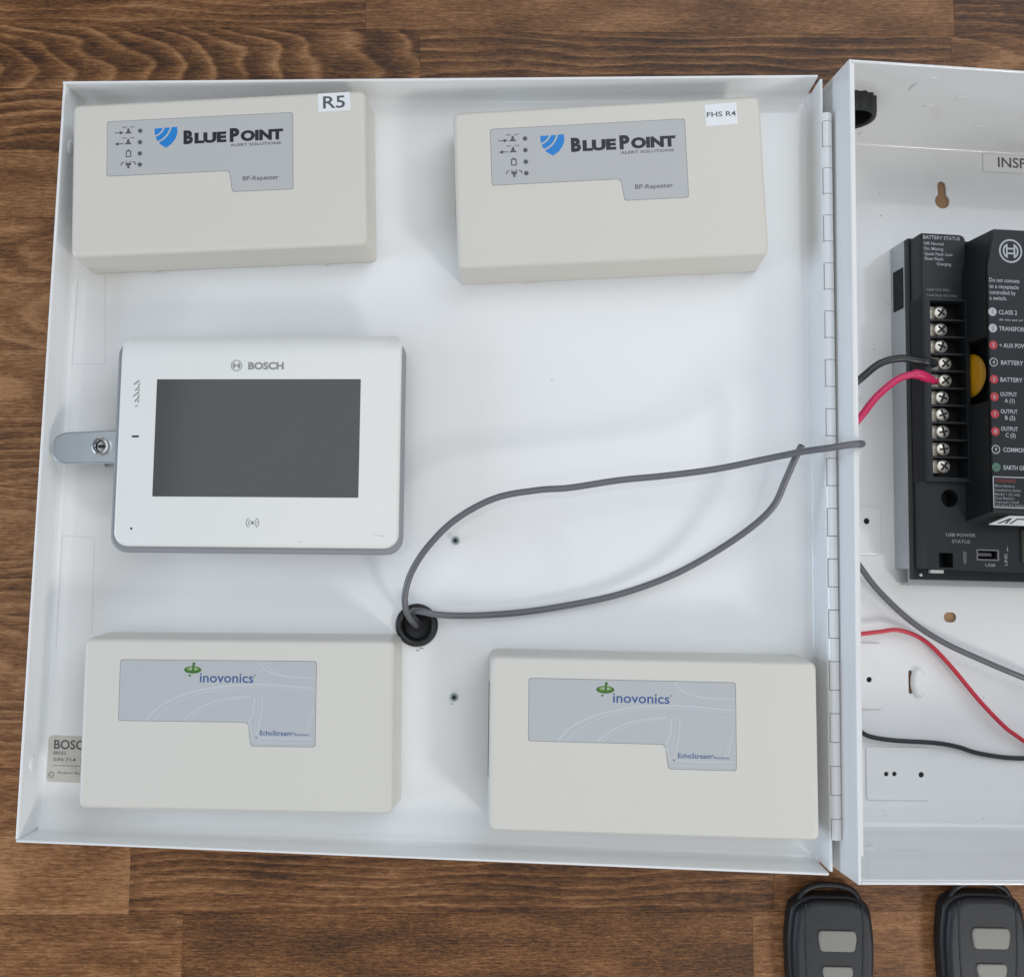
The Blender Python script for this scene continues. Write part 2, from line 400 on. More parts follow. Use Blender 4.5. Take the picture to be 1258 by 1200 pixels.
# ------------------------------------------------------------------ the cabinet door
door = thing('cabinet_door', 'white metal cabinet door swung open flat, carrying four boxes and a keypad', 'door', DOOR)
W, H, FL = 408.5, 406.0, 20.0
obj('panel', plate([[(0, 0), (W, 0), (W, -H), (0, -H)], circ(200.6, -292.6, 9.2, 28)], -1.2, 0), 'paint', door)
def flange(pts_in, pts_out, z0, z1):        # thin upright wall with a rounded hem
    pass
def wall_x(x0, x1, y0, y1, h, mb=None):     # wall running along y between x0..x1 with rounded top
    mb = mb or MB(); r = abs(x1 - x0) / 2; c = (x0 + x1) / 2
    prof = [(x0, -1.2), (x0, h - r)] + [(c - r * math.cos(R(a)), h - r + r * math.sin(R(a))) for a in (30, 60, 90, 120, 150)] + [(x1, h - r), (x1, -1.2)]
    n = len(prof)
    return mb.add([(p[0], y, p[1]) for y in (y0, y1) for p in prof], [(i, (i + 1) % n, n + (i + 1) % n, n + i) for i in range(n)] + [tuple(range(n)), tuple(range(2 * n - 1, n - 1, -1))])
def wall_y(y0, y1, x0, x1, h, mb=None):
    mb2 = wall_x(y0, y1, x0, x1, h); mb = mb or MB()
    return mb.add([(b, a, c) for a, b, c in mb2.v], mb2.f)
def fillet(mb, axis, pos, a0, a1, r, sx, n_=4):   # small concave fillet where a wall meets the panel
    pr = [(sx * (r - r * math.sin(R(t))), r - r * math.cos(R(t))) for t in [90 * q / n_ for q in range(n_ + 1)]]
    vs = []
    for q in (a0, a1):
        for d, z in pr: vs.append((pos + d, q, z + .02) if axis == 'x' else (q, pos + d, z + .02))
    n = len(pr)
    return mb.add(vs, [(i, i + 1, n + i + 1, n + i) for i in range(n - 1)])
mb = wall_x(-1.4, .2, -H + .9, -.6, FL); fillet(mb, 'x', .2, -H + 1.5, -.6, 3, 1)
obj('flange', mb, 'paint', door, 40)
mb = wall_y(-.8, .8, -1.4, W - 1.5, FL); fillet(mb, 'y', -.8, 0, W, 3, -1)
obj('flange', mb, 'paint', door, 40)
mb = wall_y(-H - .8, -H + .6, -.8, W - 1.0, FL); fillet(mb, 'y', -H + .6, 0.8, W, 3, 1)
obj('flange', mb, 'paint', door, 40)
mb = wall_x(W - .3, W + 1.2, -H + 1.2, -1.6, 19.6)
fillet(mb, 'x', W - .3, -H, -.8, 3, -1)
obj('flange', mb, 'paint', door, 40)
# piano hinge: knuckles alternate between the door leaf and the cabinet leaf
HX, HZ, HR = W + 2.6, 18.6, 3.1
def knuckle(y0, y1, a0, a1, r, lead=None, n=10):
    pr = []
    if lead is not None: pr.append((lead, HZ - 1.6)); pr.append((lead + .6, HZ + .4))
    for i in range(n + 1):
        a = R(a0 + (a1 - a0) * i / n); pr.append((HX + r * math.cos(a), HZ + r * math.sin(a)))
    pr2 = [(HX + (x - HX) * .72, HZ + (z - HZ) * .72) for x, z in pr]
    mb = MB(); m = len(pr); ring = pr + pr2[::-1]; k = len(ring); e = .25
    vs = []
    for y, sc_ in ((y0, .93), (y0 - e, 1.), (y1 + e, 1.), (y1, .93)):
        vs += [(HX + (x - HX) * sc_, y, HZ + (z - HZ) * sc_) for x, z in ring]
    fs = [(q * k + i, q * k + (i + 1) % k, (q + 1) * k + (i + 1) % k, (q + 1) * k + i) for q in range(3) for i in range(k)]
    fs += [tuple(range(k)), tuple(range(4 * k - 1, 3 * k - 1, -1))]
    return mb.add(vs, fs)
ky = [-25.4 - 25.31 * i for i in range(15)]
edges = [-20.6] + [v for y in ky for v in (y, y - 13.6)]
prev = -20.6
cab_knuckles = []
for i, y in enumerate(ky):
    obj('hinge_knuckle', knuckle(prev, y + .25, 158, -75, HR, None), 'paint', door, 40)
    lo = y - 13.6 if i < 14 else y - 9.9
    cab_knuckles.append((y, lo))
    prev = lo - .25
obj('hinge_pin', tube([(HX, -20.9, HZ), (HX, -389, HZ)], 1.9, 10, sm=False), 'dark', door)
# faint outlines left by removed labels, pencil-thin
def outline_strip(pts, wd):
    mb = MB()
    for a, b in zip(pts, pts[1:]):
        d = (Vector(b) - Vector(a)).normalized(); n = Vector((-d.y, d.x)) * wd / 2
        a = Vector(a); b = Vector(b)
        mb.add([(a.x + n.x, a.y + n.y, .05), (a.x - n.x, a.y - n.y, .05), (b.x - n.x, b.y - n.y, .05), (b.x + n.x, b.y + n.y, .05)], [(0, 1, 2, 3)])
    return mb
M['residue'] = mat('label_residue', (.60, .61, .62, 1), .3)
obj('label_residue', outline_strip([(19.5, -103.6), (22.3, -153.3), (3.5, -153.5), (4.0, -106)], .28), 'residue', door)
obj('label_residue', outline_strip([(4.2, -310), (4.0, -249.2), (22.1, -249.7), (23.6, -302.5)], .28), 'residue', door)
# old maker's sticker, half hidden under the receiver
st = obj('sticker', plate([rr(3.2, -380.6, 60, -356.2, 2.2)], .0, .12), 'old_sticker', door)
st.matrix_parent_inverse = Matrix(); st.location = (0, 0, 0)
m1 = text('BOSCH', 6.4, -363.2, 21.0, 4.7, .22, .16)
obj('lettering', join([m1, text('B8103', 6.4, -366.2, 6.6, 1.7, .1, .16), text('S/N 714  75110', 6.4, -369.6, 24, 1.7, .1, .16),
     flat([[(6.2, -372.1), (52, -372.1), (52, -371.85), (6.2, -371.85)]], .16), text('Robert Bosch', 9.5, -376.2, 16, 1.2, .05, .16),
     flat([circ(5.9, -377, 1.6), circ(5.9, -377, 1.25)], .16), flat([[(4.6, -377.1), (7.2, -377.1), (7.2, -376.9), (4.6, -376.9)]], .16)]), 'ink_grey', st)
for x, y in ((-.0, -33.), (0.1, -369)):
    m_ = lathe([(3.6, 0), (3.3, .5), (2.2, .85), (.01, .95)], 20, None, Matrix.Translation((x + .2, y, 10.5)) @ Matrix.Rotation(R(90), 4, 'Y') @ Matrix.Diagonal((.9, 1.25, 1, 1)))
    obj('dimple', m_, 'paint', door, 60)
for x, y, a in ((220.4, -247.4, .4), (221.5, -329.4, 1.2)):
    mtx = Matrix.Translation((x, y, 0)) @ Matrix.Rotation(a, 4, 'Z')
    s_ = lathe([(2.3, 0), (2.3, .6), (1.5, .7), (1.5, 2.6), (1.1, 3.0), (.01, 3.0)], 8, None, mtx)
    obj('screw_end', s_, 'screw', door, 30)
    obj('screw_hollow_shade', flat([circ(x, y, 1.0, 10)], 3.05), 'dark', door)  # black disc painting the shade of a hollow screw end
mk = MB(); 
for x, y, dx, dy in ((202.3, -305, 2.2, .6), (200.6, -306.2, 1.6, -.9), (219.6, -333.4, .9, .5), (270, -160, .8, .3)):
    box(x, y, .01, x + dx, y + .35 + abs(dy) * .3, .06, mk)
obj('scratch', mk, 'ink_soft', door, kind='stuff')
# cam latch: zinc cam bolted on the lock barrel
CX, CY = 30.6, -201.4
CAM = rpoly([(-27.0, -6.2), (-21.5, -9.0), (11.5, -9.0), (14, 0), (11.5, 9.0), (-21.5, 8.4), (-27.0, 5.8)], [3, 3, 4, 5, 4, 3, 3])
lat = obj('cam_latch', xf(dome(lambda i: [(-6.5 + (x + 6.5) * (1 - i / 20.5), y * (1 - i / 9)) for x, y in CAM], 0, 2.6, 1.1, 4).mesh(),
         Matrix.Translation((CX, CY, 13.2)) @ Matrix.Rotation(R(2.5), 4, 'Z') @ Matrix.Rotation(R(1.5), 4, 'Y')), 'zinc', door, 40)
obj('nut', lathe([(9.8, .2), (10.6, .9), (10.6, 5.5), (9.8, 6.2), (.5, 6.2)], 6, None, Matrix.Translation((CX, CY, 0)) @ Matrix.Rotation(R(17), 4, 'Z')), 'chrome', lat, 20)
obj('barrel', lathe([(8.6, -38), (8.6, 13.2), (.5, 13.2)], 24, None, Matrix.Translation((CX, CY, 0))), 'chrome', lat, 40)
obj('collar', lathe([(4.9, 15.6), (4.9, 17.2), (4.3, 17.9), (3.1, 18.0), (2.7, 17.4), (2.5, 15.8), (.01, 15.8)], 28, None, Matrix.Translation((CX, CY, 0))), 'chrome', lat, 40)
hx = MB(); box(-1.9, -.7, 0, 1.9, .7, 1.6, hx); obj('slot', MB().add(hx.v, hx.f, Matrix.Translation((CX, CY, 15.2))), 'dark', lat)  # black block painting the shade inside the lock slot

# rubber grommet in the door
gm = obj('cable_grommet', lathe([(8.0, -8), (9.1, -8), (9.1, -.4), (11.2, -.4), (11.4, .8), (10.8, 2.3), (9.4, 2.8), (8.2, 2.2), (7.6, .5), (7.4, -6), (5.0, -7.2), (.01, -7.4)], 36), 'rubber', None, 50,
         label='round black rubber grommet lining the hole where both grey cables enter the door', category='grommet')
gm.matrix_world = in_mm(DOOR @ Matrix.Translation((200.6, -292.6, 0)))

# ------------------------------------------------------------------ the four beige boxes
BW, BH, BZ = 160.0, 85.2, 27.0
LAB = [(19.6, -10.9), (120.6, -10.9), (120.6, -52.9), (88.2, -52.9), (87.0, -41.2), (19.6, -41.2)]
def label_outline(i=0.):
    p = [(19.6 + i, -10.9 - i), (19.6 + i, -41.2 + i), (86.6 + i, -41.2 + i), (88.1 + i, -52.9 + i), (120.6 - i, -52.9 + i), (120.6 - i, -10.9 - i)]
    return rpoly(p, [1.6, 1.6, 2.2, 1.6, 1.6, 1.6])
def electronics_box(name, label, cat, group, mtx, plastic, print_fn, labmat):
    t = thing(name, label, cat, mtx, group)
    obj('cover', rdome(0, -BH, BW, 0, 3.6, 3.2, BZ, 2.4, 6, 1.2), plastic, t, 45)
    obj('base', rdome(-.4, -BH - .4, BW + .4, .4, 2.2, 0, 3.0, .2, 1), plastic, t, 45)
    sx_ = lambda z: -1.2 * (24.6 - z) / 21.4
    obj('latch_slot_shade', loft([(sx_(8) - .12, -62, 8), (0, -62, 8), (0, -14.5, 8), (sx_(8) - .12, -14.5, 8)], [(sx_(17) - .12, -62, 17), (0, -62, 17), (0, -14.5, 17), (sx_(17) - .12, -14.5, 17)]), 'dark', t)  # solid black slab on the side, painting the shade of a slot
    for x in (36.2, 131.8):
        obj('snap_tab', rdome(x - 1.4, -BH - 1.7, x + 1.4, -BH - .3, .4, 1.2, 3.6, .3, 2), plastic, t, 45)
    rim = obj('label_rim', flat([label_outline(-.28)], BZ + .02), 'label_edge', t)
    lp = obj('label_panel', flat([label_outline()], BZ + .05), labmat, t)
    print_fn(lp, t)
    return t
ZP = BZ + .10
def arrow(x0, x1, y, z):
    s = 1 if x1 > x0 else -1
    return flat([[(x0, y - .22), (x1 - s * 2.2, y - .22), (x1 - s * 2.2, y - 1.05), (x1, y), (x1 - s * 2.2, y + 1.05), (x1 - s * 2.2, y + .22), (x0, y + .22)]], z)
def print_repeater(lp, t):
    # shield mark: three bands swept round the upper left corner
    c = Vector((44.2, -13.6)); sh = [Vector(p) for p in ((45.5, -16.0), (57.9, -15.6), (58.1, -19.0), (57.0, -22.2), (55.0, -24.8), (51.9, -27.0), (48.7, -24.9), (46.7, -22.2), (45.7, -19.4))]
    def rng(a):
        d = Vector((math.cos(a), math.sin(a))); ts = []
        for p, q in zip(sh, sh[1:] + sh[:1]):
            e = q - p; den = d.x * e.y - d.y * e.x
            if abs(den) < 1e-9: continue
            wv = p - c; tt = (wv.x * e.y - wv.y * e.x) / den; uu = (wv.x * d.y - wv.y * d.x) / den
            if tt > 0 and -1e-6 <= uu <= 1 + 1e-6: ts.append(tt)
        return (min(ts), max(ts)) if len(ts) >= 2 else None
    mb = MB()
    for r0, r1 in ((0, 6.3), (7.25, 9.9), (10.85, 30)):
        pr = None
        for i in range(161):
            a = R(-90 + i * 90 / 160); g = rng(a); cur = None
            if g:
                lo, hi = max(r0, g[0]), min(r1, g[1])
                if hi > lo + .02: cur = [(c.x + q * math.cos(a), c.y + q * math.sin(a), ZP) for q in (lo, hi)]
            if cur and pr: mb.add(pr + cur, [(0, 1, 3, 2)])
            pr = cur
    obj('shield_logo', mb, 'blue', lp)
    B = .60
    y = -25.0
    obj('lettering', join([text('B', 61.4, y, 5.2, 6.7, B, ZP), text('LUE', 67.4, y, 17.4, 5.2, B, ZP), text('P', 86.6, y, 5.2, 6.7, B, ZP), text('OINT', 92.5, y, 23.0, 5.2, B, ZP)]), 'ink', lp)
    obj('small_lettering', join([text('ALERT SOLUTIONS', 86.9, -28.0, 27.4, 1.45, .14, ZP)]), 'ink_grey', lp)
    obj('model_lettering', join([text('BP-Repeater', 93.6, -47.2, 19.4, 2.4, .07, ZP)]), 'ink_grey', lp)
    ic = [arrow(23.6, 28.6, -17.4, ZP), arrow(28.6, 23.6, -23.6, ZP)]
    for yc in (-18.0, -24.0):     # bells with sound ticks
        ic.append(flat([rpoly([(29.0, yc), (30.3, yc + 1.2), (30.7, yc + 3.0), (31.5, yc + 3.0), (31.9, yc + 1.2), (33.2, yc)], .3)], ZP))
        for dx in (-2.6, -1.4, 1.4, 2.6):
            ic.append(flat([[(31.1 + dx - .3, yc + 3.1), (31.1 + dx + .3, yc + 3.2), (31.1 + dx * 1.15 + .3, yc + 4.0), (31.1 + dx * 1.15 - .3, yc + 3.9)]], ZP))
    ic.append(flat([rr(29.8, -31.2, 32.8, -27.6, .4), rr(30.35, -30.65, 32.25, -28.1, .2)], ZP)); ic.append(flat([[(30.6, -27.5), (32.0, -27.5), (32.0, -27.0), (30.6, -27.0)]], ZP))
    ic.append(flat([[(29.8, -34.4), (32.8, -34.4), (32.8, -35.8), (31.9, -35.8), (31.9, -37.4), (30.7, -37.4), (30.7, -35.8), (29.8, -35.8)]], ZP))
    for s in (-1, 1):
        ic.append(ribbon([(31.3 + s * 2.4, -34.0), (31.3 + s * 3.4, -34.2), (31.3 + s * 4.2, -35.6)], .55, ZP).mesh())
        ic.append(ribbon([(31.3 + s * .8, -33.9), (31.3 + s * 1.6, -33.7)], .5, ZP).mesh())
    obj('icons', join(ic), 'ink_grey', lp)
    for y in (-16.9, -23.2, -29.5, -35.7):
        obj('status_light', lathe([(1.15, BZ + .04), (1.1, BZ + .28), (.7, BZ + .5), (.01, BZ + .58)], 16, None, Matrix.Translation((37.6, y, 0))), 'led_dark', t, 60)
def print_receiver(lp, t):
    mb = MB()
    for p, wd in (([(34.0, -40.9), (40, -34.5), (50, -29.2), (62, -25.6), (76, -23.4), (92, -22.6), (106, -23.2), (119.9, -24.2)], .9),
                  ([(38.0, -40.9), (43, -36.2), (52, -30.6), (64, -26.8), (78, -24.6)], .4),
                  ([(78, -24.6), (92, -23.9), (106, -24.5), (119.9, -25.6)], .35),
                  ([(53.5, -40.9), (58, -36.8), (66, -32.4), (76, -29.6), (88.5, -28.2)], .8), ([(56, -40.9), (60, -37.4), (68, -33.2), (78, -30.2), (86.5, -29.2)], .35),
                  ([(88.5, -28.2), (89.4, -31), (88.4, -38), (86.9, -41.6), (89, -50)], .9), ([(93.2, -28.6), (93.6, -33), (92.6, -40), (90.6, -49)], .8), ([(91.2, -28.4), (91.4, -33), (90.2, -41), (89.6, -48)], .3),
                  ([(91.5, -11.4), (94, -14.6), (99, -17.0), (107, -18.6), (119.9, -18.9)], .8), ([(94.2, -11.4), (97, -14.4), (101.5, -16.4)], .45), ([(96, -11.4), (99, -13.8)], .25),
                  ([(119.4, -34), (118.2, -40), (116.4, -47)], .6), ([(117.6, -36), (116.6, -42), (115, -47)], .3),
                  ([(89.6, -51.2), (105, -51.2), (119.4, -51.2)], .35), ([(89, -48.8), (105, -49.2), (119.4, -48.9)], .7)):
        ribbon(p, wd, BZ + .08, 6, mb)
    obj('swirl_print', mb, 'ribbon', lp)
    obj('logo_disc', join([flat([circ(57.2, -15.6, 4.5, 28, 1.85), circ(57.2, -15.1, 3.0, 28, 1.0)], ZP), flat([[(56.6, -16.4), (57.9, -16.0), (58.1, -13.4), (56.9, -13.4)]], ZP + .03),
         flat([circ(57.7, -12.6, .8, 16)], ZP), flat([[(54.9, -18.2), (56.6, -18.0), (56.2, -18.9), (55.4, -18.9)]], ZP)]), 'green', lp)
    obj('logo_ring', flat([circ(57.2, -15.1, 3.0, 28, 1.0), circ(57.3, -15.0, 1.7, 24, .5)], ZP), 'lime', lp)
    obj('lettering', join([text('inovonics', 61.0, -21.7, 27.6, 4.8, .12, ZP), flat([circ(89.3, -17.9, .45), circ(89.3, -17.9, .25)], ZP)]), 'navy', lp)
    obj('model_lettering', join([text('EchoStream', 92.6, -47.6, 16.0, 2.3, .12, ZP), text('®', 108.8, -46.9, 1., 1.2, 0, ZP), text('Receiver', 110.0, -47.6, 7.6, 1.25, .03, ZP)]), 'navy', lp)
def on_door(x, y, ang, z=.15): return DOOR @ Matrix.Translation((x, y, z)) @ Matrix.Rotation(R(ang), 4, 'Z')
GR = 'beige repeater boxes mounted on the open door'
rep5 = electronics_box('repeater_box', 'beige plastic repeater with a white R5 sticker, at the latch side of the door top', 'repeater', GR, on_door(8.6, -16.5, 2.6), 'beige', print_repeater, 'label_grey')
rep4 = copy_tree(rep5); rep4.matrix_world = in_mm(on_door(215.4, -22.0, 2.92))
rep4['label'] = 'beige plastic repeater with a small white FHS R4 sticker, nearest the top of the hinge'
s5 = obj('sticker', plate([[(134.4, -1.2), (134.7, -11.4), (152.0, -11.2), (151.7, -1.1)]], BZ + .02, BZ + .12), 'sticker', rep5)
obj('lettering', text('R5', 137.2, -9.5, 11.8, 6.7, .12, BZ + .16), 'ink_grey', s5)
s4 = obj('sticker', plate([[(131.3, -3.9), (131.6, -15.6), (147.9, -15.2), (147.7, -3.4)]], BZ + .02, BZ + .12), 'sticker', rep4)
obj('lettering', text('FHS R4', 132.2, -10.6, 14.9, 2.6, .16, BZ + .16), 'ink_grey', s4)
GI = 'ivory receiver boxes mounted on the open door'
rec1 = electronics_box('receiver_box', 'ivory plastic receiver covering part of the old sticker, below the touchscreen keypad', 'receiver', GI, on_door(32.3, -301.6, 1.06), 'ivory', print_receiver, 'label_blue')
rec2 = copy_tree(rec1); rec2.matrix_world = in_mm(on_door(240.7, -304.7, .40))
rec2['label'] = 'ivory plastic receiver beside the lower end of the piano hinge'

# ------------------------------------------------------------------ touchscreen keypad
kp = thing('touchscreen_keypad', 'white touchscreen keypad with a blank dark screen and grey edge', 'keypad', on_door(42.6, -143.6, .65))
KW, KH, KZ = 150.6, 112.6, 27.0
obj('back_shell', dome(lambda i: rr(-2.3 + i, -KH - 1.4 + i, KW + .1 - i, -2.8 - i, (9 - i, 9 - i, 7 - i, 7 - i), 6), 18.5, 24.0, 1.2, 3), 'shell', kp, 45)
obj('wall_mount', rdome(11, -KH + 9, KW - 16, -9, 4, 0, 19.6, .3, 1), 'shell', kp, 45)
def bezel():
    x0, x1, y1, y0 = .5, KW - 1.6, .8, -KH + 1.8
    rb, rt = 7.5, 5.0; rows = []
    ys = [y1 - 14 * (1 - math.cos(R(90 * i / 12))) for i in range(13)]
    ys += [y1 - 30, y1 - 60, y0 + rb + 2] + [y0 + rb - rb * math.sin(R(90 * i / 10)) for i in range(0, 11)]
    mb = MB(); prof = [(0, -1.6), (.25, -.75), (.8, -.2), (1.6, 0)]
    vs = []; m = 2 * len(prof) + 1
    for y in ys:
        ins = 0
        if y < y0 + rb: ins = rb - math.sqrt(max(0, rb * rb - (y0 + rb - y) ** 2))
        if y > y1 - rt: ins = rt - math.sqrt(max(0, rt * rt - (y - (y1 - rt)) ** 2))
        t = min(1, max(0, (y - (y1 - 14)) / 14)); z = KZ - 7.5 * (1 - math.sqrt(max(0, 1 - t ** 2.3)))
        eb = max(0, 1.6 - (y - y0)); z -= .5 * eb * eb * .625
        xa, xb = x0 + ins, x1 - ins
        vs.append((xa, y, 20.5))
        for d, dz in prof: vs.append((xa + d * (xb - xa) / 150, y, z + dz if False else max(20.6, z + dz)))
        for d, dz in reversed(prof): vs.append((xb - d * (xb - xa) / 150, y, max(20.6, z + dz)))
        vs.append((xb, y, 20.5))
    m = 2 * len(prof) + 2
    fs = [(i * m + j, i * m + j + 1, (i + 1) * m + j + 1, (i + 1) * m + j) for i in range(len(ys) - 1) for j in range(m - 1)]
    fs += [tuple(range(m)), tuple((len(ys) - 1) * m + j for j in range(m))]
    return mb.add(vs, fs)
bz = obj('bezel', bezel(), 'bezel', kp, 50)
scn = obj('screen', plate([rr(20.5, -85.0, 128.2, -23.5, .4, 2)], KZ - .3, KZ + .06), 'screen', kp)
zz = KZ + .07
def emblem(cx, cy, r, z, t=.14):
    n = 40; k = r
    ms = [flat([circ(cx, cy, r, n), circ(cx, cy, r * (1 - t), n)], z)]
    for s in (-1, 1):   # bent poles of the armature and the bridge between them
        ms.append(flat([[(cx + s * q * k * math.cos(R(a)), cy + q * k * math.sin(R(a))) for q, a in [(.70, a_) for a_ in range(-52, 53, 8)]] +
                        [(cx + s * .40 * k, cy + .57 * k), (cx + s * .30 * k, cy + .57 * k), (cx + s * .30 * k, cy - .57 * k), (cx + s * .40 * k, cy - .57 * k)]], z))
    ms.append(flat([[(cx - .30 * k, cy - .15 * k), (cx + .30 * k, cy - .15 * k), (cx + .30 * k, cy + .15 * k), (cx - .30 * k, cy + .15 * k)]], z))
    return ms
def emblem2(cx, cy, r, z):
    ms = [flat([circ(cx, cy, r, 40), circ(cx, cy, r * .86, 40)], z)]
    for s in (-1, 1):
        ms.append(flat([[(cx + s * .68 * r * math.cos(R(a)), cy + .68 * r * math.sin(R(a))) for a in range(-58, 59, 6)] + [(cx + s * .54 * r * math.cos(R(a)), cy + .54 * r * math.sin(R(a))) for a in range(54, -55, -6)]], z))
    for s in (-1, 1):
        ms.append(flat([[(cx + s * .26 * r, cy - .62 * r), (cx + s * .40 * r, cy - .52 * r), (cx + s * .40 * r, cy + .52 * r), (cx + s * .26 * r, cy + .62 * r)]], z + .01))
    for s in (-1, 1):
        ms.append(flat([[(cx - .27 * r, cy + s * .13 * r), (cx + .27 * r, cy + s * .13 * r), (cx + .27 * r, cy + s * .27 * r), (cx - .27 * r, cy + s * .27 * r)]], z + .01))
    return ms
obj('lettering', join([text('BOSCH', 68.8, -18.2, 18.8, 3.6, .42, zz)] + emblem(62.6, -16.3, 3.0, zz)), 'ink_soft', bz)
ic = []
for i, (y, rr_) in enumerate(((-25.2, 1.), (-28.4, 1.2), (-31.4, .9), (-34.2, 1.1))):
    ic.append(ribbon([(9.6 + (i % 2) * .8 - 1.4, y - 1.2), (9.8 + (i % 2) * .5, y + .2), (11.2, y + rr_)], .75, zz).mesh())
    ic.append(ribbon([(10.6, y - 1.6), (11.4, y - .4)], .6, zz).mesh())
ic.append(flat([[(9.4, -38.2), (10.8, -37.8), (10.8, -37.2), (9.4, -37.6)]], zz))
obj('status_icons', join(ic), 'ink_soft', bz)
obj('status_dash', flat([[(8.4, -54.2), (12.0, -54.2), (12.0, -53.2), (8.4, -53.2)]], zz), 'ink', bz)
obj('microphone_hole', flat([circ(10.1, -101.7, .6, 12)], zz), 'ink', bz)
M['scuff'] = mat('scuff', (.50, .47, .42, 1), .5)
sf = MB()
for x, y, l in ((35, -9.5, 1.6), (41, -9.8, .9), (68, -10.2, 4.5), (73, -9.6, 3), (120, -10.5, 1.8), (98, -108.0, 2), (139, -104.5, 3.2), (137, -104, 1.2)):
    zq = KZ - 7.5 * (1 - math.sqrt(1 - max(0, (y + 14) / 14) ** 2.3)) + .03
    ribbon([(x, y), (x + l * .5, y + .2), (x + l, y - .1)], .28, zq, 3, sf)
obj('scuff', sf, 'scuff', bz, kind='stuff')
cx, cy = 73.6, -98.2
ic = [flat([circ(cx, cy, .9, 16)], zz)]
for s in (-1, 1):
    for r_ in (1.9, 3.2): ic.append(ribbon([(cx + s * r_ * math.cos(R(a)), cy + r_ * .9 * math.sin(R(a))) for a in (-55, -28, 0, 28, 55)], .45, zz).mesh())
obj('tag_symbol', join(ic), 'ink_soft', bz)

# ------------------------------------------------------------------ the cabinet
CABW, CABH, CD, TH = 404.0, 406.0, 89.2, 1.6
cabinet = thing('metal_cabinet', 'deep white metal wall cabinet lying open on its back beside its door', 'cabinet', T)
keyhole = []
for i in range(20):
    a = R(-240 + 300 * i / 19 - 0); keyhole.append((101.2 + 4.4 * math.cos(a), -34.6 + 4.6 * math.sin(a)))
keyhole = [(101.2 + 4.6 * math.cos(R(a)), -34.8 + 4.6 * math.sin(R(a))) for a in range(125, 416, 12)] + [(100.9 + 2.7 * math.cos(R(a)), -25.2 + 2.7 * math.sin(R(a))) for a in range(0, 181, 20)]
def slot(cx, cy, w, h):
    r = min(w, h) / 2
    return rr(cx - w / 2, cy - h / 2, cx + w / 2, cy + h / 2, r * .98, 8)
holes = [keyhole, slot(100.8, -284.5, 7.6, 5.8), circ(50.7, -230.1, 2.6), circ(51.0, -320.9, 2.6), slot(76.2, -322, 2.4, 13.5),
         circ(60.6, -373.7, 1.8), circ(65.4, -373.6, 1.8), circ(81.3, -373.9, 2.1)]
obj('back', plate([[(0.3, -.3), (CABW - .3, -.3), (CABW - .3, -CABH + .3), (.3, -CABH + .3)]] + holes, .0, 1.2), 'paint', cabinet)
def cwall(name, kind, a0, a1, p0, p1):
    mb = wall_x(p0, p1, a0, a1, CD) if kind == 'x' else wall_y(p0, p1, a0, a1, CD)
    return mb
obj('side_wall', cwall('l', 'x', -CABH + .2, -.2, 0, TH), 'paint', cabinet, 40)
obj('side_wall', cwall('r', 'x', -CABH + .2, -.2, CABW - TH, CABW), 'paint', cabinet, 40)
mb = cwall('t', 'y', TH + .02, CABW - TH, -TH, 0); fillet(mb, 'y', -TH, TH, CABW - TH, 1.6, -1, 4)
for v in range(len(mb.v)): pass
mb2 = MB().add([(x, y, z + (1.2 if i >= 18 else 0)) for i, (x, y, z) in enumerate(mb.v)], mb.f)
tw = obj('top_wall', mb2, 'paint', cabinet, 40)
mb = cwall('b', 'y', TH + .02, CABW - TH, -CABH, -CABH + TH); fillet(mb, 'y', -CABH + TH, TH, CABW - TH, 4, 1)
mb2 = MB().add([(x, y, z + (1.2 if i >= 18 else 0)) for i, (x, y, z) in enumerate(mb.v)], mb.f)
bw = obj('bottom_wall', mb2, 'paint', cabinet, 40)
obj('rim_hem', box(TH + .1, -CABH + TH - .05, 46, CABW - TH - .1, -CABH + TH + .7, CD - 1.0), 'paint', bw)
obj('rim_lip', box(TH + .02, -CABH + 13, CD - 1.8, TH + 1.3, -TH - .1, CD - .8), 'paint', cabinet)
# cabinet half of the hinge
dinv = T.inverted() @ DOOR
leaf = MB(); a = dinv @ Vector((HX + 3.2, -21, HZ - 6)); b = dinv @ Vector((HX + 3.2, -389, HZ - 6))
for y, lo in cab_knuckles:
    k = knuckle(y, lo, 134, -75, HR, None)
    obj('hinge_knuckle', MB().add(k.v, k.f, dinv), 'paint', cabinet, 40)
obj('hinge_leaf', box(-1.3, -391, 48, -.05, -23, 66.5), 'paint', cabinet)
# knockouts pressed into the walls
def on_top(x, z): return Matrix.Translation((x, -TH, z)) @ Matrix.Rotation(R(90), 4, 'X')
def on_bottom(x, z): return Matrix.Translation((x, -CABH + TH, z)) @ Matrix.Rotation(R(-90), 4, 'X')
def press(r, h=.7): return [(r, -.2), (r - .15, h * .5), (r - .9, h), (r * .45, h), (r * .42, h * .55), (r * .32, h * .5), (.01, h * .5)]
obj('knockout', lathe(press(9, .5), 32, None, on_bottom(31.5, 30.5)), 'paint', bw, 60)
MARKS = [[(45.3, 64.8), (44.2, 69.9), (45.7, 74.4), (49.3, 77.4)], [(48.8, 78.0), (50.4, 79.3), (52.4, 80.2)], [(61.4, 49.5), (63.0, 51.6), (67.0, 51.1)],
         [(73.7, 59.4), (75.2, 61.4), (78.1, 62.6)], [(42.9, 13.0), (44.6, 15.3), (48.0, 14.7)], [(103.3, 30.2), (105.6, 31.2), (108.1, 31.8)]]
for pl in MARKS:
    obj('press_mark', tube([(x, -TH - .05, z) for x, z in pl], .85, 8, 6, rfn=lambda t: .35 + .65 * math.sin(math.pi * min(1, max(0, t)))), 'paint', tw, 60)
